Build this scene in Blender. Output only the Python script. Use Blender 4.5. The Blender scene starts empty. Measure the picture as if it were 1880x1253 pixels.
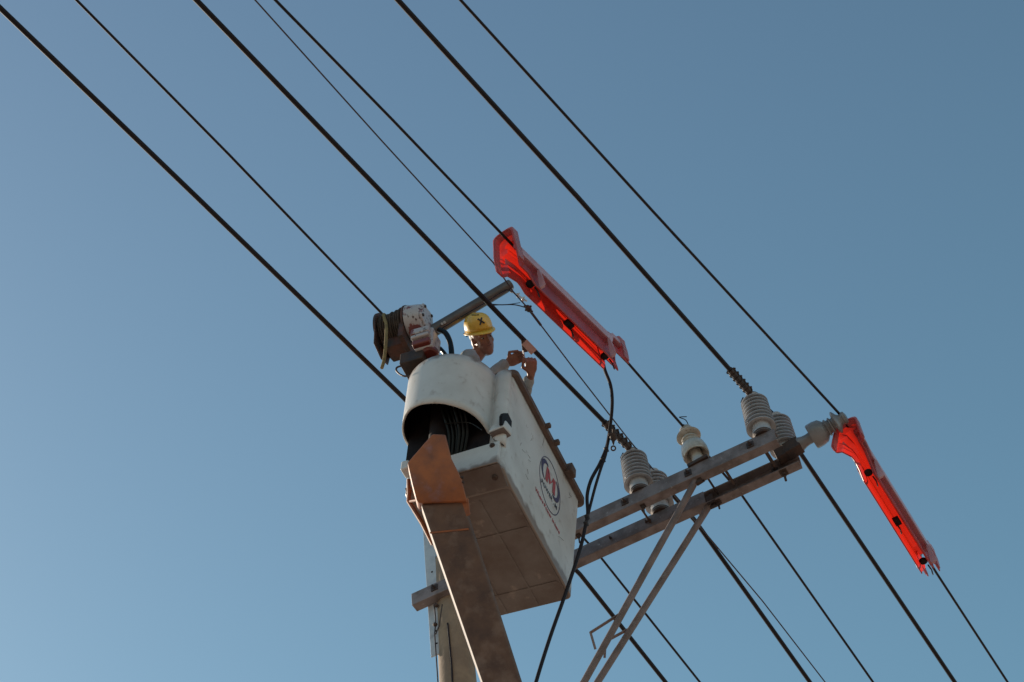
import bpy, math, random
import numpy as np
from mathutils import Vector as V, Matrix
random.seed(7)
S = bpy.context.scene
COL = S.collection
rad = math.radians

# ---------------------------------------------------------------- camera
F_PX, CX, CY = 3900.0, 940.0, 626.5          # focal length in photo pixels (1880 wide)
Zc = V((-283, 2923, -3900)).normalized()     # zenith, seen from the camera
Xc = V((14033, 6563, 3900)); Xc = (Xc - Zc * Xc.dot(Zc)).normalized()   # crossarm direction
Xc, Zc = (Xc + Zc * .020).normalized(), (Zc - Xc * .020).normalized()      # small levelling correction
Yc = Zc.cross(Xc)                            # direction the line runs away
R3 = Matrix((Xc, Yc, Zc))
CAM = V((0, 0, 1.6))
cd = bpy.data.cameras.new('camera'); cam = bpy.data.objects.new('camera', cd); COL.objects.link(cam)
cam.matrix_world = Matrix.Translation(CAM) @ R3.to_4x4()
cd.sensor_width = 36; cd.lens = 36 * F_PX / 1880; cd.clip_start = .1; cd.clip_end = 6000
S.camera = cam

def ray(px, py): return R3 @ V(((px - CX) / F_PX, -(py - CY) / F_PX, -1.0))
def at(px, py, d): return CAM + ray(px, py) * d
def on_plane(px, py, o, n):
    r = ray(px, py); return CAM + r * ((o - CAM).dot(n) / r.dot(n))
def on_z(px, py, z): return on_plane(px, py, V((0, 0, z)), V((0, 0, 1)))
def on_y(px, py, y): return on_plane(px, py, V((0, y, 0)), V((0, 1, 0)))

# ---------------------------------------------------------------- light
SUN = V((-.80, .20, .50)).normalized()
w = bpy.data.worlds.new('World'); S.world = w; w.use_nodes = True
nt = w.node_tree; nt.nodes.clear()
sky = nt.nodes.new('ShaderNodeTexSky'); sky.sky_type = 'NISHITA'; sky.sun_disc = False
sky.sun_elevation = math.asin(SUN.z); sky.sun_rotation = math.atan2(SUN.x, SUN.y)
sky.air_density = 1.0; sky.dust_density = .5; sky.ozone_density = 1.0
hsv = nt.nodes.new('ShaderNodeHueSaturation'); hsv.inputs['Saturation'].default_value = 1.06; hsv.inputs['Hue'].default_value = .475
bg = nt.nodes.new('ShaderNodeBackground'); bg.inputs['Strength'].default_value = .134
wo = nt.nodes.new('ShaderNodeOutputWorld')
tcw = nt.nodes.new('ShaderNodeTexCoord'); sxw = nt.nodes.new('ShaderNodeSeparateXYZ'); mrw = nt.nodes.new('ShaderNodeMapRange')
mrw.inputs['From Min'].default_value = .66; mrw.inputs['From Max'].default_value = .90
mxw = nt.nodes.new('ShaderNodeMix'); mxw.data_type = 'RGBA'; mxw.inputs[6].default_value = (1.08, 1.10, 1.04, 1); mxw.inputs[7].default_value = (.98, .91, .92, 1)
mlw = nt.nodes.new('ShaderNodeMix'); mlw.data_type = 'RGBA'; mlw.blend_type = 'MULTIPLY'; mlw.inputs[0].default_value = 1
nt.links.new(tcw.outputs['Generated'], sxw.inputs[0]); nt.links.new(sxw.outputs['Z'], mrw.inputs['Value']); nt.links.new(mrw.outputs[0], mxw.inputs[0])
nt.links.new(sky.outputs[0], hsv.inputs['Color']); nt.links.new(hsv.outputs[0], mlw.inputs[6]); nt.links.new(mxw.outputs[2], mlw.inputs[7]); nt.links.new(mlw.outputs[2], bg.inputs[0]); nt.links.new(bg.outputs[0], wo.inputs[0])
sl = bpy.data.lights.new('sun', 'SUN'); so = bpy.data.objects.new('sun', sl); COL.objects.link(so)
sl.energy = 5.0; sl.angle = rad(.6); sl.color = (1, .86, .68)
so.rotation_euler = SUN.to_track_quat('Z', 'Y').to_euler(); so.location = (-20, 5, 40)
S.view_settings.view_transform = 'Standard'; S.view_settings.look = 'None'
S.view_settings.exposure = 0; S.view_settings.gamma = 1
S.render.engine = 'CYCLES'; S.cycles.use_denoising = True

# ---------------------------------------------------------------- materials
def mat(name, c, rough=.6, metal=0, c2=None, scale=6, lo=.4, hi=.62, c3=None, scale3=30, lo3=.62, hi3=.68, bump=0, bscale=40, trans=0, tcol=None, coat=0, spec=.5, detail=6):
    m = bpy.data.materials.new(name); m.use_nodes = True; n = m.node_tree; L = n.links
    b = n.nodes['Principled BSDF']; out = n.nodes['Material Output']
    b.inputs['Roughness'].default_value = rough; b.inputs['Metallic'].default_value = metal
    b.inputs['Specular IOR Level'].default_value = spec; b.inputs['Coat Weight'].default_value = coat
    tc = n.nodes.new('ShaderNodeTexCoord')
    def noise(sc, det=detail):
        q = n.nodes.new('ShaderNodeTexNoise'); q.inputs['Scale'].default_value = sc; q.inputs['Detail'].default_value = det
        q.inputs['Roughness'].default_value = .6
        L.new(tc.outputs['Object'], q.inputs['Vector']); return q
    def ramp(src, a, z):
        r = n.nodes.new('ShaderNodeMapRange'); r.inputs['From Min'].default_value = a; r.inputs['From Max'].default_value = z
        L.new(src, r.inputs['Value']); return r.outputs[0]
    cur = None
    rgb = n.nodes.new('ShaderNodeRGB'); rgb.outputs[0].default_value = (*c, 1); cur = rgb.outputs[0]
    for cc, sc, a, z in ((c2, scale, lo, hi), (c3, scale3, lo3, hi3)):
        if cc:
            q = noise(sc); f = ramp(q.outputs['Fac'], a, z)
            mx = n.nodes.new('ShaderNodeMix'); mx.data_type = 'RGBA'
            L.new(f, mx.inputs[0]); L.new(cur, mx.inputs[6]); mx.inputs[7].default_value = (*cc, 1); cur = mx.outputs[2]
    L.new(cur, b.inputs['Base Color'])
    if bump:
        q = noise(bscale); bp = n.nodes.new('ShaderNodeBump'); bp.inputs['Strength'].default_value = bump; bp.inputs['Distance'].default_value = .01
        L.new(q.outputs['Fac'], bp.inputs['Height']); L.new(bp.outputs[0], b.inputs['Normal'])
    if trans:
        t = n.nodes.new('ShaderNodeBsdfTranslucent'); t.inputs[0].default_value = (*tcol, 1)
        ms = n.nodes.new('ShaderNodeMixShader'); ms.inputs[0].default_value = trans
        L.new(b.outputs[0], ms.inputs[1]); L.new(t.outputs[0], ms.inputs[2]); L.new(ms.outputs[0], out.inputs['Surface'])
    return m

M_ground = mat('dry_ground', (.30, .225, .185), .95, c2=(.24, .18, .145), scale=.3, c3=(.07, .09, .04), scale3=.06, lo3=.55, hi3=.6)
M_cable = mat('black_cable', (.013, .008, .010), .6, spec=.25, c2=(.018, .011, .012), scale=2, detail=2)
M_wire = mat('bare_wire', (.05, .022, .022), .5, c2=(.03, .02, .02), scale=30)
M_steel = mat('weathered_steel', (.24, .20, .20), .6, .15, c2=(.15, .118, .112), scale=9, c3=(.34, .32, .32), scale3=24, lo3=.62, hi3=.74, bump=.25, bscale=60)
M_steel_dark = mat('dark_steel', (.045, .033, .032), .65, .2, c2=(.08, .045, .032), scale=10, bump=.3, bscale=50)
M_galv = mat('galvanised_steel', (.55, .55, .55), .5, .3, c2=(.46, .46, .47), scale=12, c3=(.25, .22, .20), scale3=5, lo3=.62, hi3=.72)
M_tube = mat('brace_steel', (.22, .165, .155), .6, .1, c2=(.15, .11, .10), scale=7, c3=(.25, .22, .21), scale3=18, lo3=.6, hi3=.75, bump=.2)
M_porc = mat('grey_porcelain', (.45, .45, .465), .18, c2=(.36, .355, .36), scale=9, c3=(.20, .16, .13), scale3=26, lo3=.62, hi3=.8, coat=.3)
M_porc3 = mat('dull_grey_porcelain', (.24, .23, .24), .3, c2=(.18, .17, .17), scale=8)
M_porc2 = mat('cream_porcelain', (.50, .47, .42), .3, c2=(.32, .27, .21), scale=8, c3=(.18, .13, .09), scale3=22, lo3=.6, hi3=.75, coat=.3)
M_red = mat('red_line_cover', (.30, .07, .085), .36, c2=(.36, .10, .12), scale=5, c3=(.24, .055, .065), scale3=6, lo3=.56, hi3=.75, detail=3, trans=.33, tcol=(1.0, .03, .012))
M_red2 = mat('pale_red_rib', (.56, .31, .35), .40, c2=(.62, .38, .42), scale=9, c3=(.38, .17, .19), scale3=7, lo3=.56, hi3=.75, detail=3)  # paler red for the raised ribs and buttresses
M_red_shade = mat('shade_tinted_red_side', (.25, .060, .080), .4, c2=(.31, .09, .11), scale=5, c3=(.19, .045, .06), scale3=6, lo3=.56, hi3=.75, detail=3, trans=.10, tcol=(1.0, .05, .03))  # cover red with near-side shade put into the colour, transmitted glow held down
M_red3 = mat('red_collar', (.50, .23, .25), .4, c2=(.56, .30, .33), scale=4, detail=3, trans=.32, tcol=(1.0, .05, .02))
M_bead = mat('red_edge_bead', (.45, .05, .045), .4)
M_white = mat('worn_white_fibreglass', (.60, .585, .57), .42, c2=(.50, .475, .455), scale=3.2, lo=.4, hi=.7, c3=(.33, .27, .24), scale3=13, lo3=.58, hi3=.80, bump=.12, bscale=14, detail=10)
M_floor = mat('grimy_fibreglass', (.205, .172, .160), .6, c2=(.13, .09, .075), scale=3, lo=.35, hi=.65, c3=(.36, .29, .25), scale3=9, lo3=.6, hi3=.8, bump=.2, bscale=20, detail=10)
M_lip = mat('brown_rubber_rim', (.085, .055, .045), .7, c2=(.13, .08, .06), scale=12, bump=.3)
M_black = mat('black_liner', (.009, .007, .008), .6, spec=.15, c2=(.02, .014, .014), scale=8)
M_hose = mat('black_hose', (.003, .003, .003), .4, spec=.25)
M_rust = mat('orange_painted_steel', (.38, .115, .036), .5, c2=(.20, .07, .038), scale=6, lo=.38, hi=.66, c3=(.30, .16, .17), scale3=5, lo3=.55, hi3=.75, bump=.1)
M_boom = mat('brown_boom', (.165, .098, .072), .55, spec=.3, c2=(.095, .060, .052), scale=4, lo=.38, hi=.62, c3=(.24, .17, .14), scale3=6, lo3=.5, hi3=.75, bump=.12, bscale=16)
M_pole = mat('pole_concrete', (.31, .23, .155), .85, c2=(.22, .16, .115), scale=4, c3=(.22, .16, .11), scale3=11, lo3=.6, hi3=.75, bump=.4, bscale=25)
M_yellow = mat('yellow_hard_hat', (.78, .47, .06), .35, c2=(.68, .40, .055), scale=12, c3=(.35, .22, .08), scale3=40, lo3=.66, hi3=.75, coat=.3)
M_mark = mat('black_tape', (.02, .018, .022), .6)
M_skin = mat('tanned_skin', (.29, .13, .088), .45, c2=(.23, .10, .068), scale=14)
M_hair = mat('black_hair', (.012, .010, .010), .6)
M_lips = mat('lips', (.16, .055, .05), .5)
M_eye = mat('eye_white', (.45, .42, .40), .3)
M_shirt = mat('grey_shirt', (.36, .385, .40), .9, c2=(.30, .325, .345), scale=9, c3=(.20, .22, .24), scale3=16, lo3=.6, hi3=.72, bump=.5, bscale=22)
M_jeans = mat('dark_trousers', (.03, .035, .06), .9)
M_glove = mat('wooden_tool', (.55, .38, .32), .6, c2=(.45, .3, .26), scale=30)
M_drum = mat('rusty_drum', (.035, .022, .018), .6, c2=(.11, .035, .02), scale=9, bump=.3)
M_rope = mat('tan_rope', (.075, .05, .035), .9, c2=(.045, .03, .022), scale=25, bump=.5, bscale=60)
M_ropetail = mat('pale_rope', (.26, .18, .07), .9, c2=(.18, .12, .05), scale=25)
M_gear = mat('chipped_gearbox_paint', (.47, .42, .415), .35, c2=(.20, .055, .05), scale=6, lo=.57, hi=.60, c3=(.08, .04, .035), scale3=30, lo3=.58, hi3=.66, bump=.25, bscale=20, coat=.2)
M_gearred = mat('red_gearbox_paint', (.20, .035, .025), .4, c2=(.12, .03, .025), scale=14, coat=.2)
M_jib = mat('dark_jib_tube', (.075, .058, .050), .4, c2=(.11, .085, .075), scale=7, bump=.1)
M_logo_blue = mat('navy_print', (.035, .022, .075), .5, c2=(.07, .05, .12), scale=30)
M_logo_red = mat('red_print', (.42, .045, .05), .5, c2=(.35, .08, .08), scale=40)
M_logo_black = mat('dark_print', (.02, .02, .035), .5)

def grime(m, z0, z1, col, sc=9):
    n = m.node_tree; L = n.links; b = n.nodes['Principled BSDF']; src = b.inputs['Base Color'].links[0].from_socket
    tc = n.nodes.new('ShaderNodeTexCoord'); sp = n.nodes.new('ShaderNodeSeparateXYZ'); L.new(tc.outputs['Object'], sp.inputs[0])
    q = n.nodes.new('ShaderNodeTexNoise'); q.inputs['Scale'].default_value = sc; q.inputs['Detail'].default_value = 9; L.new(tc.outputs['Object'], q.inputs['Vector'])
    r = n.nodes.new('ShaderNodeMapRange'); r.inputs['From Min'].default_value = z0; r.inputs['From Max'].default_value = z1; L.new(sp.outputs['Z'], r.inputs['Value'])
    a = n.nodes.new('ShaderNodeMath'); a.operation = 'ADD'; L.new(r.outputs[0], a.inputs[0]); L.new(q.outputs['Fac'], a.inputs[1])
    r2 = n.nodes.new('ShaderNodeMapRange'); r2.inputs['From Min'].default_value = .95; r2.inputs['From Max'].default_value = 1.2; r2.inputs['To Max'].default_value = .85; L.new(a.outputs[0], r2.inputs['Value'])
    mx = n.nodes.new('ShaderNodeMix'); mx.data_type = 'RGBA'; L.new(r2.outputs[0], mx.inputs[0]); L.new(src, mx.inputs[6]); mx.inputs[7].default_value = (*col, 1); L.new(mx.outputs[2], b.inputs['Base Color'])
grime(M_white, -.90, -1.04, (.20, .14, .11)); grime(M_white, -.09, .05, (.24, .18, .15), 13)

# ---------------------------------------------------------------- mesh helpers
def frame(z, x=None):
    z = V(z).normalized()
    x = V(x) if x is not None else (V((0, 0, 1)) if abs(z.z) < .9 else V((1, 0, 0)))
    x = (x - z * x.dot(z)).normalized()
    return x, z.cross(x), z

class MB:
    def __init__(s): s.v = []; s.f = []
    def add(s, vs, fs):
        o = len(s.v); s.v += [tuple(a) for a in vs]; s.f += [tuple(i + o for i in f) for f in fs]; return s
    def loft(s, secs, closed=True, caps=True):
        n = len(secs[0]); vs = [p for q in secs for p in q]; fs = []
        for i in range(len(secs) - 1):
            for j in range(n if closed else n - 1):
                a = i * n + j; b = i * n + (j + 1) % n; fs.append((a, b, b + n, a + n))
        if caps and closed:
            fs.append(tuple(range(n))[::-1]); fs.append(tuple((len(secs) - 1) * n + k for k in range(n)))
        return s.add(vs, fs)
    def hexa(s, a, b):      # two quads, matching order
        return s.loft([a, b])
    def box(s, c, h, ax=None):
        x, y, z = ax if ax else (V((1, 0, 0)), V((0, 1, 0)), V((0, 0, 1)))
        c = V(c); q = lambda k: [c + x * (h[0] * i) + y * (h[1] * j) + z * (h[2] * k) for i, j in ((-1, -1), (1, -1), (1, 1), (-1, 1))]
        return s.loft([q(-1), q(1)])
    def bar(s, p, q, wd, ht, up=(0, 0, 1)):
        p = V(p); q = V(q); d = (q - p).normalized(); x, y, _ = frame(d, up)
        r = lambda c: [c + x * (ht / 2 * i) + y * (wd / 2 * j) for i, j in ((-1, -1), (1, -1), (1, 1), (-1, 1))]
        return s.loft([r(p), r(q)])
    def tube(s, pts, r, n=10, caps=True):
        pts = [V(p) for p in pts]; rs = r if isinstance(r, (list, tuple)) else [r] * len(pts)
        secs = []; x = None
        for i, p in enumerate(pts):
            a = pts[max(i - 1, 0)]; b = pts[min(i + 1, len(pts) - 1)]
            x, y, z = frame(b - a, x)
            secs.append([p + (x * math.cos(t) + y * math.sin(t)) * rs[i] for t in [2 * math.pi * k / n for k in range(n)]])
        return s.loft(secs, True, caps)
    def lathe(s, o, axis, prof, n=32, x=None, caps=True, sy=1):   # prof: (along, radius)
        x, y, z = frame(axis, x); o = V(o)
        secs = [[o + z * h + x * (r * math.cos(t)) + y * (r * math.sin(t) * sy) for t in [2 * math.pi * k / n for k in range(n)]] for h, r in prof]
        return s.loft(secs, True, caps)
    def ell(s, c, r, ax=None, n=16, m=10):
        x, y, z = ax if ax else (V((1, 0, 0)), V((0, 1, 0)), V((0, 0, 1))); c = V(c); secs = []
        for i in range(m + 1):
            a = math.pi * (i + .02) / (m + .04); 
            secs.append([c + z * (-math.cos(a) * r[2]) + (x * (math.cos(t) * r[0]) + y * (math.sin(t) * r[1])) * math.sin(a) for t in [2 * math.pi * k / n for k in range(n)]])
        return s.loft(secs)
    def prism(s, poly, fn, a, b):  # fn(u,v,w)->point
        return s.loft([[fn(u, v, a) for u, v in poly], [fn(u, v, b) for u, v in poly]])
    def torus(s, c, axis, R, r, n=20, m=8, sx=1):
        x, y, z = frame(axis); c = V(c); 
        secs = []
        for i in range(n + 1):
            t = 2 * math.pi * i / n; d = x * math.cos(t) * sx + y * math.sin(t)
            secs.append([c + d * (R + r * math.cos(k)) + z * (r * math.sin(k)) for k in [2 * math.pi * j / m for j in range(m)]])
        return s.loft(secs, True, False)
    def obj(s, name, m, parent=None, smooth=32, bevel=0, loc=None, seg=2):
        me = bpy.data.meshes.new(name)
        o0 = V(loc) if loc is not None else V((0, 0, 0))
        me.from_pydata([tuple(V(a) - o0) for a in s.v], [], s.f); me.validate()
        import bmesh
        bm = bmesh.new(); bm.from_mesh(me); bmesh.ops.recalc_face_normals(bm, faces=bm.faces); bm.to_mesh(me); bm.free()
        for mm in (m if isinstance(m, (list, tuple)) else [m]): me.materials.append(mm)
        if smooth:
            me.shade_smooth(); me.set_sharp_from_angle(angle=rad(smooth))
        ob = bpy.data.objects.new(name, me); COL.objects.link(ob)
        if parent: ob.parent = parent
        ob.location = o0
        if bevel:
            b = ob.modifiers.new('bevel', 'BEVEL'); b.width = bevel; b.segments = seg; b.limit_method = 'ANGLE'; b.angle_limit = rad(35); b.harden_normals = False
        return ob

def tag(o, label=None, cat=None, group=None, kind=None):
    if label: o['label'] = label
    if cat: o['category'] = cat
    if group: o['group'] = group
    if kind: o['kind'] = kind
    return o
def thing(name, label, cat, loc=(0, 0, 0), rot=None, group=None):
    o = bpy.data.objects.new(name, None); COL.objects.link(o); o.empty_display_size = .2
    m = Matrix.Translation(V(loc)); 
    if rot is not None: m = m @ rot.to_4x4()
    o.matrix_world = m
    return tag(o, label, cat, group)
def copy_tree(o, parent=None):
    c = o.copy(); COL.objects.link(c); c.parent = parent
    for ch in [k for k in bpy.data.objects if k.parent == o]: copy_tree(ch, c)
    return c

# ---------------------------------------------------------------- ground
g = MB(); N = 40
gv = [(x * 100.0, y * 100.0, 0.0) for y in range(-N // 2, N // 2 + 1) for x in range(-N // 2, N // 2 + 1)]
g.add(gv, [(a + b * (N + 1), a + 1 + b * (N + 1), a + 1 + (b + 1) * (N + 1), a + (b + 1) * (N + 1)) for b in range(N) for a in range(N)])
tag(g.obj('ground', M_ground, smooth=0), kind='structure')

# ---------------------------------------------------------------- pole and crossarms
P0 = at(1250, 884, 16.6); ZB = P0.z; Y1 = P0.y; Y2 = Y1 + .285; YP = (Y1 + Y2) / 2 + .005
BH, BW = .135, .085         # crossarm height and depth
pole_low = on_y(841, 1253, YP)
PX, = (pole_low.x,)
pole_top_z = on_y(817, 1030, YP).z
up_ = thing('utility_pole', 'tall concrete utility pole with two parallel steel crossarms, behind the brown boom', 'utility pole', (PX, YP, 0))
def PL(p): return V(p) - V((PX, YP, 0))          # world -> pole local
hp = pole_top_z
m = MB(); m.lathe((0, 0, -1.5), (0, 0, 1), [(0, .24), (hp + 1.5 - 3.5, .165), (hp + 1.5 - 1.3, .143), (hp + 1.5 - .05, .124), (hp + 1.5 - .012, .112), (hp + 1.5, .08)], 40)
shaft = m.obj('pole_shaft', M_pole, up_)
m = MB(); sx = .02
m.tube([(.02, -.146, hp - .9), (.03, -.150, hp - 1.4), (.015, -.152, hp - 1.9), (.03, -.158, hp - 2.6), (.03, -.17, hp - 4)], .008, 6)
m.obj('earth_wire', M_cable, up_)
xl1 = on_y(760, 1104, Y1).x - PX; xr1 = on_y(1428, 808, Y1).x - PX
xr2 = on_y(1470, 855, Y2).x - PX; xm2 = on_y(1300, 930, Y2).x - PX
t_ = .011
def chan(yc, x0, x1, face):        # face -1: web towards -Y, +1: web towards +Y
    h, w_ = BH / 2, BW
    yw = yc - w_ / 2 * 1 if face < 0 else yc + w_ / 2
    s = 1 if face < 0 else -1
    poly = [(yw, -h), (yw + s * w_, -h), (yw + s * w_, -h + t_), (yw + s * t_, -h + t_), (yw + s * t_, h - t_), (yw + s * w_, h - t_), (yw + s * w_, h), (yw, h)]
    return MB().prism(poly, lambda u, v, q: V((q, u - YP, v + ZB)), x0, x1)
c1 = chan(Y1, xl1, xr1, -1).obj('crossarm', M_steel, up_, bevel=.004)
c2 = MB(); a_ = chan(Y2, -.12, xm2, -1); c2.add(a_.v, a_.f)
a_ = chan(Y2 + .004, xm2 - .10, xr2, 1)
c2.add([(x, y, z * 1.0 - .006) for x, y, z in a_.v], a_.f)
c2 = c2.obj('crossarm', M_steel, up_, bevel=.004); c2['label'] = 'rear crossarm with an open channel at its right end'
def bolt(par, p, d, L=.03, r=.016, plate=.03, tail=0):
    b = MB(); d = V(d).normalized(); p = V(p); x, y, z = frame(d)
    if plate: b.box(p + d * .004, (plate, plate, .004), (x, y, z))
    b.lathe(p, d, [(.006, r), (.006 + L * .55, r)], 6); b.lathe(p, d, [(.01, r * .5), (L + .012 + tail, r * .5)], 8)
    return b.obj('bolt', M_steel_dark, par, smooth=0)
def xat(px, py, y): return on_y(px, py, y).x - PX
yf = Y1 - BW / 2 - YP
for px, py, dz in ((1148, 925, 0), (1263, 868, 0), (1376, 812, 0), (798, 1084, .01)):
    bolt(c1, (xat(px, py, Y1 - BW / 2), yf, ZB + dz), (0, -1, 0))
y2f = Y2 - BW / 2 - YP
for px, py in ((1188, 962), (1122, 990)):
    bolt(c2, (xat(px, py, Y2 - BW / 2), y2f, ZB), (0, -1, 0), L=.02, r=.012, plate=0)
for px, py, ya in ((1180, 930, Y1), (1060, 975, Y1)):
    bolt(c1, (xat(px, py, ya), ya - YP + .01, ZB - BH / 2), (0, 0, -1), L=.05, r=.014, plate=.02, tail=.03)
bolt(c2, (xat(1440, 872, Y2), Y2 - YP, ZB - BH / 2 - .006), (0, 0, -1), L=.06, r=.02, plate=.03, tail=.03)
bolt(c2, (xat(1320, 930, Y2), Y2 - YP, ZB - BH / 2 - .006), (0, 0, -1), L=.05, r=.016, plate=.025, tail=.02)
bolt(c2, (xat(1418, 848, Y2), Y2 - YP + .02, ZB), (0, -1, 0), L=.03, r=.02, plate=.028)
# through rods between the crossarms
for px, py in ((1172, 938), (1295, 880), (1402, 835)):
    x = xat(px, py, Y1)
    m = MB().tube([(x, Y1 - YP + .03, ZB - .01), (x, Y2 - YP - .02, ZB - .01)], .009, 8)
    m.lathe((x, Y2 - YP - BW / 2 - .03, ZB - .01), (0, 1, 0), [(0, .016), (.018, .016)], 6)
    m.obj('spacer_rod', M_steel_dark, up_)
for x, dz in ((xat(1330, 868, Y1), .01), (xat(1405, 832, Y1), .02)):
    MB().box((x, (Y1 + Y2) / 2 - YP - .01, ZB - .045), (.010, .085, .006)).obj('strap', M_steel_dark, up_)
# braces: from crossarms down to the pole
for k, (px, py, yy, xo) in enumerate(((1281, 890, Y1, -.11), (1300, 905, Y2, -.06))):
    top = V((xat(px, py, yy), yy - YP, ZB - BH / 2 + .01))
    low_w = on_y((1072, 1097)[k], 1253, (Y1 + .12, Y2 - .07)[k]); low1 = PL(low_w)
    d = low1 - top; tt = (0.0 + .10 - top.x) / d.x; low = top + d * tt; low.y = (-.13, .13)[k]
    mid = top + d * 1.0
    m = MB(); m.tube([top + V((0, 0, .02)), top + d * .03, mid, low], .027, 14)
    br = m.obj('brace', M_tube, up_)
    m = MB(); m.bar(top + V((.02, (-1, 1)[k] * -.03, -.03)), top + V((.0, (-1, 1)[k] * -.03, .06)), .07, .012, (0, 1, 0))
    m.box(top + V((0, 0, -.0)), (.04, .012, .05))
    m.obj('brace_plate', M_steel_dark, br)
    q = top + d * (.66, .70)[k]
    a = q + V((.03, 0, 0)); b = PL(on_y((1084, 1112)[k], (1162, 1178)[k], q.y + YP - .03)); c = PL(on_y((1093, 1110)[k], (1192, 1208)[k], q.y + YP))
    m = MB(); m.bar(a, b, .022, .009); m.bar(b + V((0, 0, .01)), c, .009, .017, (1, 0, 0)); m.obj('bent_strap', M_tube, br)
# vertical flat steel plate hung behind the left end of the front crossarm
ang = thing('steel_angle', 'pale steel angle bar with bolt holes, upright at the left end of the crossarm', 'steel bar', (0, 0, 0))
ya = Y1 + BW / 2 + .007
at1 = on_y(788, 930, ya); ab = on_y(803, 1206, ya); 
wx = .098
m = MB()
zt, zb = at1.z, on_y(802, 1203, ya).z; xc_ = on_y(797, 1100, ya).x - .01
m.box((xc_, ya, (zt + zb) / 2), (wx / 2, .005, (zt - zb) / 2)); m.box((xc_ + wx / 2 - .004, ya + .012, (zt + zb) / 2), (.004, .012, (zt - zb) / 2))
pl_ = m.obj('flat_bar', M_galv, ang, bevel=.002)
for zz in (zt - .28, zb + .12, zb + .26, zb + .55, zb + .95):
    MB().lathe((xc_ + .01, ya - .0045, zz), (0, -1, 0), [(0, .009), (.003, .009)], 10).obj('bolt_hole', M_black, pl_)
m = MB().tube([on_y(797, 1110, ya - .05), on_y(800, 1140, ya - .03), on_y(798, 1165, ya - .035), on_y(804, 1253, ya - .04), on_y(808, 1330, ya - .04)], .006, 6)
tag(m.obj('guy_wire', M_wire), 'thin dark wire hanging down beside the pale steel angle bar', 'wire')
m = MB().tube([on_y(812, 1110, Y1 - .02), on_y(806, 1150, Y1 - .03), on_y(800, 1165, Y1 - .03)], .005, 6)
for px, py in ((799, 1147), (801, 1112)): m.ell(on_y(px, py, ya - .04), (.02, .02, .018), n=8, m=6)
tag(m.obj('wire_clip', M_steel_dark), 'small rusty clip and wire tail under the left end of the crossarm', 'clip')

# ---------------------------------------------------------------- insulators
def post_insulator(name, label, group):
    r = thing(name, label, 'insulator', group=group)
    prof = [(.0, .078), (.10, .074)]
    m = MB(); m.lathe((0, 0, 0), (0, 0, 1), prof, 40); m.obj('base_collar', M_porc, r)
    m = MB(); prof = [(.095, .074)]
    ns = 8
    for k in range(ns):
        z = .10 + k * .0435; R = .117 - .0012 * k
        prof += [(z + .012, .076), (z - .003, R - .007), (z - .002, R), (z + .004, R), (z + .022, .082), (z + .034, .076)]
    z = .10 + ns * .0435
    prof += [(z - .002, .074), (z + .012, .05), (z + .03, .044), (z + .042, .055), (z + .058, .052), (z + .066, .03)]
    m.lathe((0, 0, 0), (0, 0, 1), prof, 48); m.obj('porcelain_sheds', M_porc, r, smooth=50)
    m = MB(); m.lathe((0, 0, -.018), (0, 0, 1), [(0, .07), (.03, .082), (.034, .066)], 32); m.obj('base_plate', M_steel_dark, r)
    return r
zt_b = ZB + BH / 2 + .016
INS_H = .532
gi = 'ribbed post insulators on the crossarms'
ins0 = post_insulator('post_insulator', 'ribbed grey post insulator nearest the logo bucket, on the front crossarm', gi)
spots = [((1174, 898), Y1, 'ribbed grey post insulator nearest the white bucket, on the front crossarm', 0),
         ((1210, 924), Y2, 'ribbed grey post insulator half hidden behind the front crossarm, second from the bucket', 0),
         ((1397, 785), Y1, 'ribbed grey post insulator standing on the right tip of the front crossarm', 0),
         ((1441, 826), Y2, 'ribbed grey post insulator partly hidden beside the horizontal insulator at the rear crossarm tip', 0)]
INS = []
for i, ((px, py), yy, lab, _) in enumerate(spots):
    o = ins0 if i == 0 else copy_tree(ins0)
    p = on_plane(px, py, V((0, 0, zt_b)), V((0, 0, 1)))
    o.location = (on_y(px, py, yy).x, yy, zt_b); o['label'] = lab; INS.append(V(o.location)); o.rotation_euler.z = i * 1.3
def pin_insulator(name, label, loc, rot=None, mm=M_porc2):
    r = thing(name, label, 'insulator', loc, rot)
    m = MB(); m.lathe((0, 0, 0), (0, 0, 1), [(0, .055), (.012, .058), (.05, .046), (.10, .042)], 32); m.obj('pin_base', M_galv if mm is M_porc2 else M_porc3, r)
    m = MB(); prof = [(.07, .043), (.165, .050), (.14, .066), (.115, .085), (.110, .098), (.12, .104), (.17, .104), (.215, .095), (.235, .074), (.245, .060), (.25, .068), (.262, .072), (.268, .058), (.28, .054), (.288, .067), (.298, .067), (.305, .052), (.318, .052), (.325, .088), (.335, .097), (.345, .091), (.362, .058), (.375, .046), (.39, .046), (.40, .055), (.42, .050), (.43, .02)]
    m.lathe((0, 0, 0), (0, 0, 1), prof, 48); m.obj('porcelain_body', mm, r, smooth=50)
    return r
MI = V((on_y(1284, 846, Y1).x, Y1, zt_b - .016))
pin = pin_insulator('pin_insulator', 'single cream bell shaped insulator in the middle of the front crossarm', MI)
m = MB().box((0, 0, .010), (.085, .06, .012)); m.obj('mounting_plate', M_steel_dark, pin)
pin.scale = (1.03, 1.03, 1.18); pin.rotation_euler = (0, rad(-6), 0)
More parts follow.
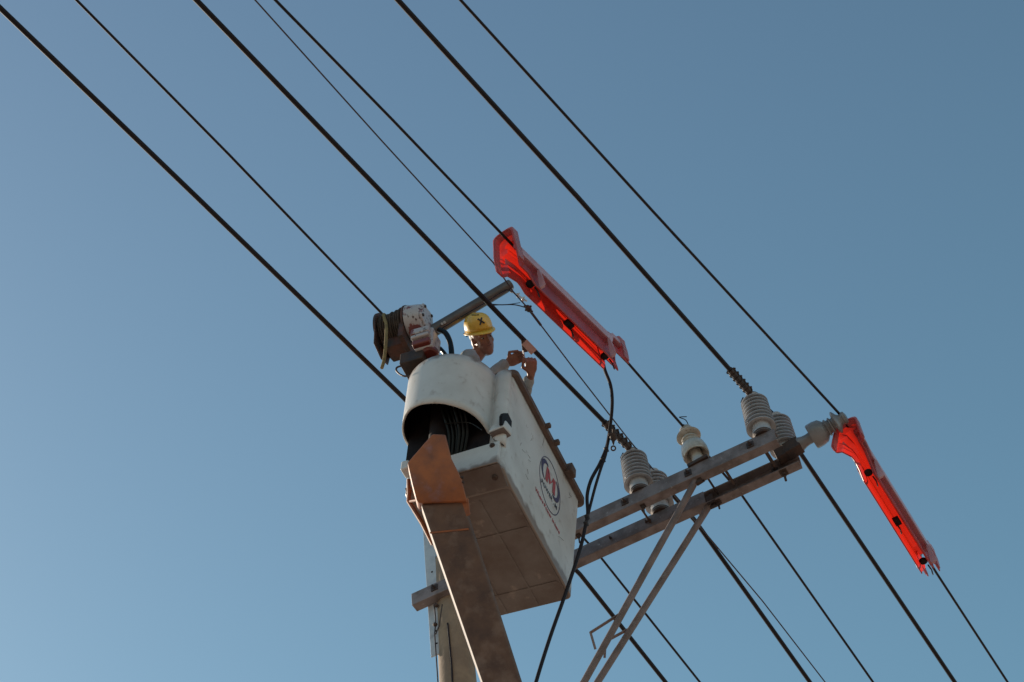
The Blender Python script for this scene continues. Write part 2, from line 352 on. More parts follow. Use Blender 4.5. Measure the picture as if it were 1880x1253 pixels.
# side mounted insulator at the right tip
sb = on_y(1478, 812, Y2)
SIP = V((xr2 + PX + .02, Y2 - .03, on_y(1475, 815, Y2 - .03).z))
d0 = at(1490, 806, 16.4); side_dir = V((1, -.02, .15)).normalized()
SIP = on_y(1467, 817, Y2 - .05)
rot = side_dir.to_track_quat('Z', 'Y').to_matrix()
sins = pin_insulator('side_insulator', 'grey insulator lying sideways at the right crossarm tip beside the red cover', SIP, rot, M_porc3)
m = MB(); q = rot.inverted()
m.bar(V((0, 0, -.12)), V((0, 0, .012)), .10, .115, q @ V((0, 0, 1))); 
m.bar(V((0, 0, -.20)), V((0, 0, -.10)), .09, .11, q @ V((0, 0, 1)))
m.obj('end_bracket', M_steel_dark, sins, bevel=.006)

# ---------------------------------------------------------------- overhead cables
def cable_pts(pre, post, ztop, a=.10, join=None):
    out = []
    for px, py in pre:
        z = ztop
        for _ in range(6):
            p = on_z(px, py, z); z = ztop - a * max(0, Y1 - p.y) * .8
        out.append(p)
    for px, py in post:
        z = ztop
        for _ in range(6):
            p = on_z(px, py, z); z = ztop - .02 * max(0, p.y - Y2)
        out.append(p)
    return out
def extend(pts, up_len=26, dn_len=45):
    a = (pts[0] - pts[1]).normalized(); b = (pts[-1] - pts[-2]).normalized()
    pre = [pts[0] + a * s + V((0, 0, -.0004 * s * s)) for s in (up_len, up_len * .7, up_len * .45, up_len * .25, up_len * .1)]
    post = [pts[-1] + b * s + V((0, 0, -.0006 * s * s)) for s in (dn_len * .05, dn_len * .12, dn_len * .25, dn_len * .45, dn_len * .7, dn_len)]
    return pre + pts + post
def smooth_path(pts, n=4):
    pts = [V(p) for p in pts]; out = []
    for i in range(len(pts) - 1):
        p0 = pts[max(i - 1, 0)]; p1 = pts[i]; p2 = pts[i + 1]; p3 = pts[min(i + 2, len(pts) - 1)]
        d = (p2 - p1).length
        m1 = (p2 - p0) * (d / max((p2 - p0).length, 1e-6)); m2 = (p3 - p1) * (d / max((p3 - p1).length, 1e-6))
        for k in range(n):
            t = k / n; t2 = t * t; t3 = t2 * t
            out.append(p1 * (2 * t3 - 3 * t2 + 1) + m1 * (t3 - 2 * t2 + t) + p2 * (-2 * t3 + 3 * t2) + m2 * (t3 - t2))
    out.append(pts[-1]); return out
ztop = zt_b + INS_H - .06
i1, i2, i3, i4 = [p + V((0, 0, INS_H - .03)) for p in INS]
gc = 'thick black power cables'
CAB = {}
def cable(key, name, label, pts, r, m=M_cable, group=None, n=10):
    P = extend(pts); CAB[key] = pts
    o = MB().tube(P, r, n).obj(name, m, loc=pts[0]); return tag(o, label, 'cable', group)
cable('A', 'power_cable', 'thick black cable farthest left, passing behind the white bucket', cable_pts([(0, 15), (370, 371), (740, 730)], [(1065, 1055), (1222, 1253)], ztop), .0190, group=gc)
pA = CAB['A']
C_pre = cable_pts([(360, 0), (760, 415), (966, 629)], [], ztop + .02); C_post = cable_pts([], [(1275, 955), (1487, 1253)], ztop)
cable('C', 'power_cable', 'thick black cable the worker is reaching for, middle of the three thick ones', C_pre + [i1 + V((0, -.02, .012)), i2 + V((0, .02, .012))] + C_post, .0190, group=gc)
F_pre = cable_pts([(730, 0), (1060, 362)], [], ztop + .02); F_post = cable_pts([], [(1474, 832), (1753, 1253)], ztop)
cable('F', 'power_cable', 'thick black cable crossing the open sky to the insulator on the right crossarm tip', F_pre + [i3 + V((0, -.02, .012)), i4 + V((0, .02, .012))] + [F_post[1]], .0190, group=gc)
gt = 'medium black cables'
cable('B', 'service_cable', 'medium cable at left running behind the winch and bucket', cable_pts([(140, 0), (420, 284), (700, 575)], [(1100, 1020), (1285, 1253)], zt_b + .95, 0), .0105, group=gt)
mi_top = MI + V((-.050, 0, .488))
E_pre = cable_pts([(505, 0), (720, 220), (928, 437)], [], mi_top.z + .05)
E_far = cable_pts([(1153, 667)], [], mi_top.z + .02)
E_post = cable_pts([], [(1360, 907), (1603, 1253)], mi_top.z - .0)
cable('E', 'service_cable', 'medium cable running through the red cover above the worker to the cream insulator', E_pre + E_far + [mi_top] + E_post, .0105, group=gt)
s_end = SIP + side_dir * .39
G_pre = cable_pts([(845, 0), (1200, 390)], [], s_end.z + .02)
g1 = s_end + V((0, -.02, .03)); G_post = cable_pts([], [(1719, 1052), (1850, 1253)], s_end.z)
cable('G', 'service_cable', 'medium cable farthest right, running through the sideways insulator and the lower red cover', G_pre + [g1] + G_post, .0105, group=gt)
D_pts = cable_pts([(468, 0), (700, 258), (905, 482), (943, 537), (970, 567), (1060, 686), (1150, 802)], [(1275, 955), (1400, 1104), (1515, 1253)], ztop - .02)
cable('D', 'messenger_wire', 'thinnest wire, reddish and twisted, passing under the red cover by the worker', D_pts, .0055, M_wire, n=6)

def splice(parent_pts, t0, t1, label):
    a = parent_pts[0]; b = parent_pts[1]; d = (b - a); L = d.length; d.normalize()
    r = thing('cable_clamp', label, 'clamp', a + d * (L * t1), group='bolted clamps gripping thick cables')
    o = r.location.copy(); m = MB(); p0 = d * (-(t1 - t0) * L); m.tube([p0, V((0, 0, 0))], .026, 10)
    body = m.obj('clamp_body', M_steel_dark, r)
    n = 6; x, y, z = frame(d, (0, 0, 1))
    for k in range(n):
        p = p0 * (1 - (k + .5) / n)
        for sgn in (-1, 1):
            q = MB(); ax = (y * sgn + x * .3).normalized(); q.lathe(p, ax, [(.01, .014), (.036, .014)], 6); q.lathe(p, ax, [(.032, .007), (.043, .007)], 6)
            q.obj('clamp_bolt', M_steel_dark, body, smooth=0)
        m2 = MB().torus(p + d * .02, d, .028, .006, 14, 6); m2.obj('clamp_ring', M_steel_dark, body)
    return r
a = C_pre[2]; b = i1 + V((0, -.02, .012)); L = (b - a).length
splice((a, b), 1 - .40 / L, 1 - .03 / L, 'row of clamp bolts on the thick cable just left of the insulator nearest the bucket')
a = F_pre[1]; b = i3 + V((0, -.02, .012)); L = (b - a).length
splice((a, b), 1 - .34 / L, 1 - .03 / L, 'row of clamp bolts on the thick cable just above the right crossarm tip')
for p, off in ((i1, -.07), (i3, -.07)):
    m = MB().tube([p + V((off, -.03, .0)), p + V((off - .02, -.05, -.07))], .006, 6)
    m.torus(p + V((0, 0, -.005)), (0, 0, 1), .05, .006, 18, 6)
    tag(m.obj('tie_wire', M_cable), 'dark tie wire on top of the ' + ('insulator nearest the bucket' if p is i1 else 'ribbed insulator at the right crossarm tip'), 'tie wire')
m = MB(); q = mi_top
m.tube(smooth_path([q + V((.03, 0, .01)), q + V((.03, -.05, .05)), q + V((0, -.09, .06)), q + V((.01, -.12, .03)), q + V((.05, -.08, .05))]), .004, 6)
m.tube([q + V((-.05, 0, -.01)), q + V((0, -.04, .02)), q + V((.05, 0, -.01))], .009, 6)
tag(m.obj('tie_wire', M_cable), 'curly wire end tied on top of the cream insulator', 'tie wire')

# ---------------------------------------------------------------- red line covers
def line_cover(label, A, B, hn=.38, skn=.03, rollu=0.0):
    L = (B - A).length; s = (B - A).normalized(); zup = V((0, 0, 1)); u = s.cross(zup).normalized(); v = u.cross(s).normalized()
    rt = Matrix((u, s, v)).transposed()        # local x=u (towards +X), y=along, z=up
    if rollu: rt = rt @ Matrix.Rotation(rollu, 3, 'Y')
    r = thing('line_cover', label, 'cable cover', A, rt, group='red insulating covers on the wires')
    secs = []; 
    def sst(a, b, x): t = max(0, min(1, (x - a) / (b - a))); return t * t * (3 - 2 * t)
    def section(y):
        e0 = y; e1 = L - y; e = min(e0, e1)
        bell = 1 - sst(.062, .078, e)
        midf = 1 - bell
        def lin(a, b, x): return max(0, min(1, (x - a) / (b - a)))
        bf = 1 if e0 < e1 else .35
        w = .040 + .038 * bell * bf
        h = .455 - (.455 - hn) * (1 - lin(.17, .24, e0)) - .185 * (1 - lin(.20, .24, e1))
        k = .55 + .45 * lin(.20, .24, e1)
        if hn < .3: k = min(k, .55 + .45 * lin(.17, .24, e0))
        c0 = .040 * midf                                         # the collars stand proud of the hood
        wt = .044 + .036 * bell * bf; wb = .036 + .044 * bell * bf
        rib = .026 * midf
        g1_, g2_, r1_, r2_ = .066 * k + c0 * .6, .116 * k + c0 * .6, .123 * k + c0 * .6, .215 * k + c0 * .6
        half = [(0, -c0), (w * .5, -.004 - c0), (w * .85, -.014 - c0), (w, -.032 - c0), (w + .001, -g1_), (w - .020 * midf, -g1_ - .008 * k),
                (w - .020 * midf, -g2_), (w + rib - .002, -r1_), (w + rib, -r1_ - .003), (w + rib + .001, -r2_), (w + rib - .003, -r2_ - .004),
                (wt - .010 * midf, -r2_ - .014 * k), (wt * .5 + wb * .5 - .008 * midf, (-r2_ - h) / 2 - .01), (wb - .004 * midf, -h + .040), (wb, -h + .022), (wb + .014 * midf, -h + .008), (wb + .016 * midf, -h)]
        sk = skn * (1 - lin(.05, .20, e0))
        pts = [(-a - sk * min(1, -b / .2), b) for a, b in half[::-1][:-1]] + half
        return [V((a, y, b)) for a, b in pts]
    ys = sorted(set([k for k in (0, .01, .03, .05, .06, .066, .072, .078, .09, .10)] + [L - k for k in (0, .01, .03, .05, .06, .066, .072, .078, .09, .10)] + [.115 + k * (L - .23) / 90 for k in range(91)]))
    m = MB(); SS = [section(y) for y in ys]; m.loft(SS, closed=False, caps=False)
    body = m.obj('cover_shell', [M_red, M_red_shade], r, smooth=50)
    for p_ in body.data.polygons: p_.material_index = 1 if p_.center.x > .012 and .085 < p_.center.y < L - .085 else 0  # outer +X wall takes the red with shade painted in
    for kk in (0, -1): MB().tube([q[kk] for q in SS], .005, 6).obj('edge_bead', M_bead, body)
    MB().tube(SS[0], .006, 6).obj('edge_bead', M_bead, body); MB().tube(SS[-1], .006, 6).obj('edge_bead', M_bead, body)
    def strip(i0, i1, y0, y1, th, nm):
        for sd in (1, -1):
            rows = []
            for q, y in zip(SS, ys):
                if y0 <= y <= y1:
                    c = 16; a_ = q[c + sd * i0]; b_ = q[c + sd * i1]; o_ = V((sd * th, 0, 0)); rows.append([a_ - o_ * .5, a_ + o_, b_ + o_, b_ - o_ * .5])
            MB().loft(rows).obj(nm, M_red2, r, smooth=30)
    strip(8, 9, .10, L - .10, .008, 'side_rib'); strip(3, 4, .10, L - .10, .006, 'shoulder_rib')
    for y0, y1 in ((.0, .060), (L - .060, L)):
        rows = []
        for k in range(5):
            y = y0 + (y1 - y0) * k / 4; q = section(y)
            n_ = len(q); out = [p + V(((1 if i > 16 else -1 if i < 16 else 0) * .014, 0, .014 if abs(i - 16) < 4 else 0)) for i, p in enumerate(q)]
            rows.append([p + V(((-1 if i > 16 else 1 if i < 16 else 0) * .004, 0, -.004 if abs(i - 16) < 4 else 0)) for i, p in enumerate(q)][2:-2] + out[2:-2][::-1])
        for rw in rows:
            pass
        MB().loft(rows).obj('end_collar', M_red3, r, smooth=40, bevel=.002)
    for y0 in (.29, L - .29):
        q = section(y0)
        for sd in (1, -1):
            a_ = q[16 + sd * 10]; b_ = q[16 + sd * 15]; t_2 = V((0, .010, 0)); o1 = V((sd * .022, 0, 0)); o2 = V((.060 if sd > 0 else -.012, 0, 0))
            MB().hexa([a_ - t_2, b_ - t_2, b_ + o2 - t_2, a_ + o1 - t_2], [a_ + t_2, b_ + t_2, b_ + o2 * .6 + t_2, a_ + o1 + t_2]).obj('buttress', M_red2, r, bevel=.003)
    for k, y0 in enumerate((.26, L * .5, L - .27)):
        z0 = section(y0)[0].z
        t = MB(); 
        if k == 1: t.box((-.010, y0, z0 + .055), (.026, .042, .014))
        else: t.lathe((-.004, y0, z0 + .075), (0, 0, 1), [(0, .026), (.006, .034), (.02, .034), (.03, .026)], 18)
        la = t.obj('latch', M_black, r, bevel=.004 if k == 1 else 0)
        t = MB(); c_ = V((.03 if k != 1 else -.01, y0 + .03, z0 - .005)); t.torus(c_ - V((0, 0, .03)), (1, .3, 0), .016, .0045, 14, 6, 1.5); t.tube([c_ + V((-.01, -.02, .045)), c_], .006, 6)
        t.obj('pull_ring', M_cable, la)
    return r
zE = mi_top.z
A1 = on_z(923, 427, E_pre[2].z + .06); B1 = on_z(1133, 632, E_far[0].z + .11)
line_cover('upper red cable cover slanting above the worker beside his bucket', A1, B1)
A2 = on_z(1552, 773, G_post[0].z + .06); B2 = on_z(1700, 1012, G_post[0].z + .07)
line_cover('lower red cable cover hanging at far right past the sideways insulator', A2, B2, .23, .075)

# ---------------------------------------------------------------- aerial bucket
O = at(940, 682, 15.6)
yaw, tl = .107, .14
Bx = V((math.cos(yaw), math.sin(yaw), 0)); By = V((-math.sin(yaw), math.cos(yaw), 0)); Bz = V((0, 0, 1))
Bx2 = (Bx * math.cos(tl) - Bz * math.sin(tl)).normalized(); Bz2 = (Bz * math.cos(tl) + Bx * math.sin(tl)).normalized()
BR = Matrix((Bx2, By, Bz2)).transposed()
def loc(px, py, axis, val):
    """pixel -> bucket coordinates on the local plane axis = val"""
    n = BR.col[axis]; return BR.inverted() @ (on_plane(px, py, O + n * val, n) - O)
bk = thing('aerial_bucket', 'worn white two person aerial lift bucket with round logo, behind the brown boom tip', 'bucket', O, BR)
W_, L_, H_ = .80, loc(1065, 916, 0, 0).y, 1.07
def rr(x0, x1, y0, y1, r, z, n=6):
    out = []
    for cx, cy, a0 in ((x1 - r, y0 + r, -90), (x1 - r, y1 - r, 0), (x0 + r, y1 - r, 90), (x0 + r, y0 + r, 180)):
        for k in range(n + 1):
            a = rad(a0 + 90 * k / n); out.append(V((cx + r * math.cos(a), cy + r * math.sin(a), z)))
    return out
m = MB(); secs = []
ch = .15
def ring(z, inset=0.0):
    t = -z / H_
    y0 = 0 + inset; 
    if z < -1.025: y0 = inset + (-1.025 - z) / (H_ - 1.025) * ch
    return rr(-W_ + .03 * t + inset, 0 - .012 * t - inset, y0, L_ - .035 * t - inset, .045, z)
zs = [0, -.03, -.3, -.6, -.9, -1.0, -1.02, -1.035, -1.05, -1.06]
secs = [ring(z) for z in zs] + [ring(-H_, .012)]
m.loft(secs, True, False)
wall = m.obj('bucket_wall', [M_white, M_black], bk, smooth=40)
sm = wall.modifiers.new('solid', 'SOLIDIFY'); sm.thickness = .02; sm.offset = -1
# floor
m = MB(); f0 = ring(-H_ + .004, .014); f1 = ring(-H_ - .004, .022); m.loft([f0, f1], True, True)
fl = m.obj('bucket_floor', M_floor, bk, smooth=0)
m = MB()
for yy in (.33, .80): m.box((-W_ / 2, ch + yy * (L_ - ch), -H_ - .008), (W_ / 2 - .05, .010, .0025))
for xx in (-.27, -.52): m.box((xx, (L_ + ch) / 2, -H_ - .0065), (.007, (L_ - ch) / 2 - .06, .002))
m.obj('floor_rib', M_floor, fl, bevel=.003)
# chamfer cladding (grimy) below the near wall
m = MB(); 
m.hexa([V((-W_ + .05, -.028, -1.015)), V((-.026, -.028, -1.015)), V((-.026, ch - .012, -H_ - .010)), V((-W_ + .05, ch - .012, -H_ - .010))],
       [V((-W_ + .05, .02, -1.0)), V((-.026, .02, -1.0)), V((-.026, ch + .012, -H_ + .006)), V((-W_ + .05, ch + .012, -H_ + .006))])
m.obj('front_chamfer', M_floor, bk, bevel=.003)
m = MB().lathe((-.09, .055, -1.052), V((0, -.3, -1)), [(0, .022), (.008, .022), (.016, .012)], 16); m.obj('drain_plug', M_steel_dark, bk)
# rim lip
m = MB(); ro = rr(-W_ - .036, .036, -.0, L_ + .04, .05, 0)
ri = rr(-W_ - .004, .004, .0, L_ + .004, .045, 0)
sec = lambda pts, z: [V((p.x, p.y, z)) for p in pts]
m.loft([sec(ri, -.038), sec(ro, -.026), sec(ro, .022), sec(ri, .024), sec(ri, -.038)], True, False)
m.obj('rim_lip', M_lip, bk, smooth=30)
m = MB(); 
for px, py, h in ((1049, 856, .045), (1022, 806, .02), (1006, 775, .018)):
    p = loc(px, py, 0, .05); MB().box((.045, p.y, .0), (.03, h, h)).obj('rim_clip', M_lip, bk, bevel=.008)
# near shroud: cylinder-like shell closing round the boom tip, open underneath
Rc = .345; cxs, cys = -.472, .02
path = [(-.012, .03, -.80), (-.004, -.006, -.80), (-.03, -.030, -.79), (-.075, -.034, -.755), (-.105, -.022, -.70)]
for k in range(37):
    a = -5 - k * 5.4; ar = rad(a)
    zz = np.interp(-a, [5, 15, 30, 45, 60, 90, 105, 120, 135, 150, 180, 200], [.655, .63, .60, .58, .565, .52, .49, .465, .455, .465, .465, .47])
    path.append((cxs + Rc * math.cos(ar), cys + Rc * math.sin(ar), -float(zz)))
sp = smooth_path([V(p) for p in path], 3)
m = MB(); nz = 8; secs = []
for p in sp:
    secs.append([V((p.x, p.y, p.z * (k / nz))) if k else V((p.x, p.y, .0)) for k in range(nz, -1, -1)])
m.loft(secs, closed=False, caps=False)
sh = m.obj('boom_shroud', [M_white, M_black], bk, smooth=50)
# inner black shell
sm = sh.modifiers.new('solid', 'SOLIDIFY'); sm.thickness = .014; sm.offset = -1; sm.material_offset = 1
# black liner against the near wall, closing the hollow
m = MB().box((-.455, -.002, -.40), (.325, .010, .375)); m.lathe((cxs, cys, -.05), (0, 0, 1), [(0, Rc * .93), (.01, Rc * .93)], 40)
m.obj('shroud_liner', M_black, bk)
m = MB().lathe((cxs - .03, -.03, -.78), (0, 0, 1), [(0, .08), (.05, .09), (.5, .10), (.70, .10)], 28); 
m.obj('turret', M_black, bk)
# near lower panel with bolt
m = MB().hexa([V((-.50, -.040, -.81)), V((-.035, -.040, -.79)), V((-.035, -.040, -1.012)), V((-.40, -.040, -1.020))], [V((-.50, .005, -.79)), V((-.035, .005, -.77)), V((-.035, .005, -1.0)), V((-.40, .005, -1.0))])
pn = m.obj('lower_panel', M_white, bk, bevel=.006)
m = MB().lathe((-.085, -.040, -.825), (0, -1, 0), [(0, .020), (.008, .020), (.009, .012), (.018, .011)], 16); m.obj('bolt', M_steel_dark, pn)
m = MB().hexa([V((-.66, -.03, -.83)), V((-.47, -.045, -.83)), V((-.36, -.03, -.985)), V((-.60, -.03, -.985))], [V((-.66, .01, -.82)), V((-.47, .01, -.82)), V((-.36, .01, -.975)), V((-.60, .01, -.975))])
m.obj('side_bracket', M_white, bk, bevel=.01)
m = MB().box((-W_ + .05, -.03, -.82), (.03, .05, .045)); m.obj('side_bracket', M_white, bk, bevel=.012)
# hand hole and step wedge at the near right corner
q = lambda pts, val: [(loc(px, py, 0, val).y, loc(px, py, 0, val).z) for px, py in pts]
hole = q([(921, 764), (924, 759), (932, 759), (939, 774), (938, 794), (928, 783), (921, 780)], .0)
m = MB().prism(hole, lambda u, v, t: V((t, u, v)), -.02, .004); m.obj('hand_hole', M_black, bk, smooth=0, bevel=.002)
m = MB()
wy0, wy1 = -.075, .035
m.hexa([V((-.10, wy0 + .02, -.62)), V((.012, wy0 + .02, -.60)), V((.026, wy1, -.60)), V((-.10, wy1, -.62))],
       [V((-.11, wy0 - .01, -.72)), V((.014, wy0 - .01, -.70)), V((.026, wy1, -.68)), V((-.10, wy1, -.72))])
m.obj('corner_step', M_white, bk, bevel=.012)
m = MB(); m.hexa([V((-.10, wy0 - .003, -.722)), V((.008, wy0 - .003, -.703)), V((.02, wy1 - .006, -.684)), V((-.09, wy1 - .006, -.722))],
       [V((-.10, wy0 - .003, -.726)), V((.008, wy0 - .003, -.707)), V((.02, wy1 - .006, -.688)), V((-.09, wy1 - .006, -.726))]); m.obj('step_underside', M_floor, bk)
# hoses inside the shroud
random.seed(3)
m = MB(); hs = []
for k in range(6):
    x = cxs + .01 + .021 * k; y = -.10 + .012 * (k % 3)
    pts = [(x - .03, y + .03, -.16), (x - .01, y - .06, -.30), (x + .02 + .01 * k, y - .06 - .006 * k, -.46), (x + .05 + .006 * k, y - .0, -.62), (x + .03, y + .08, -.80)]
    MB().tube(smooth_path(pts, 5), .0125, 8).obj('hose', M_hose, bk)
MB().tube(smooth_path([loc(818, 778, 1, -.14), loc(860, 776, 1, -.14), loc(885, 790, 1, -.14)], 6), .004, 6).obj('hose', M_hose, bk)
# small scratches and scars
m = MB(); random.seed(11)
def scar(px, py, dx, dy, ax, val, r=.0016):
    p = [loc(px + dx * t + random.uniform(-1, 1), py + dy * t, ax, val) for t in (0, .5, 1)]
    MB().tube(p, r, 4).obj('scratch', M_floor, wall)
for q_ in range(10):
    t_q = random.random() * .28; px_ = 958 + 85 * t_q; py_ = 740 + 160 * t_q + random.uniform(20, 120 - 20 * t_q)
    scar(px_, py_, random.uniform(-4, 6), random.uniform(3, 12), 0, -.0035 + .0015 * t_q, .0010)
scar(1000, 800, -3, 18, 0, .0005); scar(1046, 905, 1, 6, 0, 0); scar(1050, 912, -5, 2, 0, 0); scar(1026, 985, 8, 8, 0, 0)
# printed logo on the side
lo = []
def sp2(px, py): p = loc(px, py, 0, .0); return p.y, p.z
def side(u, v, t): return V((t, u, v))
# ellipse
ce = [sp2(1010.5, 892)]; ya_, za_ = ce[0]
eh = .5 * (sp2(1029, 949)[0] - sp2(998, 835)[0])
def xface(z): return -.012 * (-z / H_) 
cyl_z = za_; ew = .205; ez = .245
dec = thing  # (decals are parts)
def decal(name, polys, mt, parent, lift=.0028, th=.0016):
    m = MB()
    for poly in polys:
        m.prism(poly, lambda u, v, t: V((xface(v) + t, u, v)), lift - th, lift)
    return m.obj(name, mt, parent, smooth=0)
def arc_band(cy, cz, ay, az, ay2, az2, a0, a1, n=24, dy=0, dz=0):
    out = []
    for k in range(n):
        t0 = rad(a0 + (a1 - a0) * k / n); t1 = rad(a0 + (a1 - a0) * (k + 1) / n)
        out.append([(cy + ay * math.cos(t0), cz + az * math.sin(t0)), (cy + ay * math.cos(t1), cz + az * math.sin(t1)), (cy + dy + ay2 * math.cos(t1), cz + dz + az2 * math.sin(t1)), (cy + dy + ay2 * math.cos(t0), cz + dz + az2 * math.sin(t0))])
    return out
logo = decal('logo_ring', arc_band(ya_, za_, ew, ez, ew - .007, ez - .007, 0, 360, 64), M_logo_blue, bk)
def crescent(cy, cz, R, q, a0, a1, flip, n=24):
    out = []
    for k in range(n):
        def pt(t, f):
            a = rad(a0 + (a1 - a0) * t); th = .044 * math.sin(math.pi * min(1, max(0, t * .9 + .08))) ** .8
            rr_ = (1, 1 - th / q)[f]
            return (cy + flip * R * math.cos(a) * rr_, cz + flip * q * math.sin(a) * (1, 1 - th / q)[f])
        t0, t1 = k / n, (k + 1) / n
        out.append([pt(t0, 0), pt(t1, 0), pt(t1, 1), pt(t0, 1)])
    return out
lz = za_ + .065
decal('logo_swoosh', crescent(ya_ - .095, lz, .085, .105, 60, 265, 1), M_logo_blue, logo, .0036)
decal('logo_swoosh', crescent(ya_ + .095, lz - .02, .085, .105, 60, 265, -1), M_logo_blue, logo, .0036)
Mz = lz - .085; My = ya_ - .095
Mp = [[(0, 0), (.045, 0), (.062, .13), (.017, .13)], [(.062, .13), (.04, .10), (.085, .02), (.108, .05)], [(.108, .05), (.085, .02), (.155, .10), (.15, .13)], [(.15, 0), (.198, 0), (.198, .13), (.15, .13)]]
decal('logo_letter', [[(My + a * .95, Mz + b * 1.15) for a, b in p] for p in Mp], M_logo_red, logo, .0044)
def words(txt, size, y, z, mt, parent, **k):
    for wd in txt.split():
        o = text(wd, size, y, z, mt, parent, **k); y = max(v.co.y for v in o.data.vertices) + size * .32
def text(txt, size, y, z, mt, parent, lift=.004, ang=0, sx=1, bold=0):
    c = bpy.data.curves.new('lettering', 'FONT'); c.body = txt; c.size = size; c.extrude = .0006; c.offset = bold; c.space_character = 1.12
    t = bpy.data.objects.new('tmp', c); COL.objects.link(t)
    me = bpy.data.meshes.new_from_object(t.evaluated_get(bpy.context.evaluated_depsgraph_get())); bpy.data.objects.remove(t)
    ca, sa = math.cos(ang), math.sin(ang)
    for v in me.vertices:
        a, b = v.co.x * sx, v.co.y
        a, b = a * ca - b * sa, a * sa + b * ca
        v.co = (xface(z + b) + lift + v.co.z, y + a, z + b)
    me.materials.clear(); me.materials.append(mt)
    o = bpy.data.objects.new('lettering', me); COL.objects.link(o); o.parent = parent; return o
words('POWER . M', .058, ya_ - .160, za_ - .118, M_logo_black, logo, bold=.0004, sx=1.0)
words('Where Power is here', .050, ya_ - .25, za_ - .295, M_logo_red, bk, bold=.0012, sx=.98)

# ---------------------------------------------------------------- boom
def BW_(p): return O + BR @ V(p)
tipd = 14.55
bdir = (R3 @ V((.318, -.93, .26))).normalized()      # down the boom
side_b = (R3 @ V((1, 0, 0)) ); side_b = (side_b - bdir * side_b.dot(bdir)).normalized()
nrm = side_b.cross(bdir).normalized()
if nrm.dot(R3 @ V((0, 0, 1))) < 0: nrm = -nrm     # towards the camera
phi = rad(-1)                                         # roll: shows a sliver of the left side
sb2 = side_b * math.cos(phi) + nrm * math.sin(phi); nb2 = nrm * math.cos(phi) - side_b * math.sin(phi)
BMr = Matrix((sb2, bdir, nb2)).transposed()
if BMr.determinant() < 0: BMr = Matrix((sb2, bdir, -nb2)).transposed()
bm_o = at(808, 920, tipd)
boom = thing('lift_boom', 'rusty brown square lift boom with an orange steel tip, rising to the white bucket', 'boom', bm_o, BMr)
def bl(px, py, val=0.0):
    n = BMr.col[2]; return BMr.inverted() @ (on_plane(px, py, bm_o + n * val, n) - bm_o)
zf = 1 if (BMr @ V((0, 0, 1))).dot(R3 @ V((0, 0, 1))) > 0 else -1
a0 = bl(772, 925); a1 = bl(852, 918); e0 = bl(885, 1253); e1 = bl(959, 1253)
def ext(a, b, k): return a + (b - a) * k
K = 2.9
m = MB(); th = .24
l0, r0_, l1, r1_ = a0, a1, ext(a0, e0, K), ext(a1, e1, K)
bk_ = V((0, 0, -zf * th))
m.hexa([l0, r0_, r0_ + bk_, l0 + bk_], [l1, r1_, r1_ + bk_, l1 + bk_])
bb = m.obj('boom_beam', M_boom, boom, bevel=.022, seg=4)
m = MB(); t0 = bl(789, 977, .004 * zf); t1 = bl(860, 970, .004 * zf); dd = V((0, .012, 0))
m.hexa([t0, t1, t1 + V((0, 0, -zf * .01)), t0 + V((0, 0, -zf * .01))], [t0 + dd, t1 + dd, t1 + dd + V((0, 0, -zf * .01)), t0 + dd + V((0, 0, -zf * .01))]); m.obj('weld_band', M_rust, bb)
# orange tip casting
zc = zf * .03
def tp(px, py, v=zc): return bl(px, py, v)
lowL, lowR = tp(764.5, 918), tp(857, 918); mL, mR = tp(757, 889), tp(848, 880); sL, sR = tp(746, 853), tp(826, 838); tL, tR = tp(794, 797, zc - zf * .06), tp(818, 798, zc - zf * .06)
sL.z -= zf * .03; sR.z -= zf * .03
dep = V((0, 0, -zf * .30))
m = MB(); secs = []
for a, b, k in ((tL, tR, .5), (tp(748, 850, zc - zf * .035), tp(829, 842, zc - zf * .035), .9), (mL, mR, 1), (lowL, lowR, 1), (tp(768, 924, zc - zf * .01), tp(857, 922, zc - zf * .01), 1)):
    secs.append([a, b, b + dep * k, a + dep * k])
m.loft(secs); tip = m.obj('boom_tip', M_rust, boom, bevel=.010, seg=3)
m = MB(); p = tp(857, 918, zc - zf * .05); q2 = tp(866, 945, zc - zf * .05)
m.hexa([tp(845, 915, 0), tp(860, 915, 0), tp(860, 915, -zf * .2), tp(845, 915, -zf * .2)], [tp(855, 950, 0), tp(864, 945, 0), tp(864, 945, -zf * .2), tp(855, 950, -zf * .2)])
m.obj('tip_lug', M_rust, tip, bevel=.006)
m = MB(); ax = -zf * .28
m.tube([tp(752, 900, ax), tp(750, 920, ax), tp(775, 960, ax), tp(795, 1000, ax)], .016, 8); m.tube([tp(750, 880, ax), tp(751, 922, ax)], .014, 8); m.tube([tp(751, 921, ax), tp(770, 918, -zf * .1)], .010, 8)
m.obj('leveling_link', M_rust, boom)
for px, py in ((847, 886), (846, 877)):
    MB().lathe(bl(px, py, zf * .02), BMr.inverted() @ (R3 @ V((1, 0, .3))), [(0, .008), (.02, .008)], 8).obj('bolt', M_steel_dark, tip)

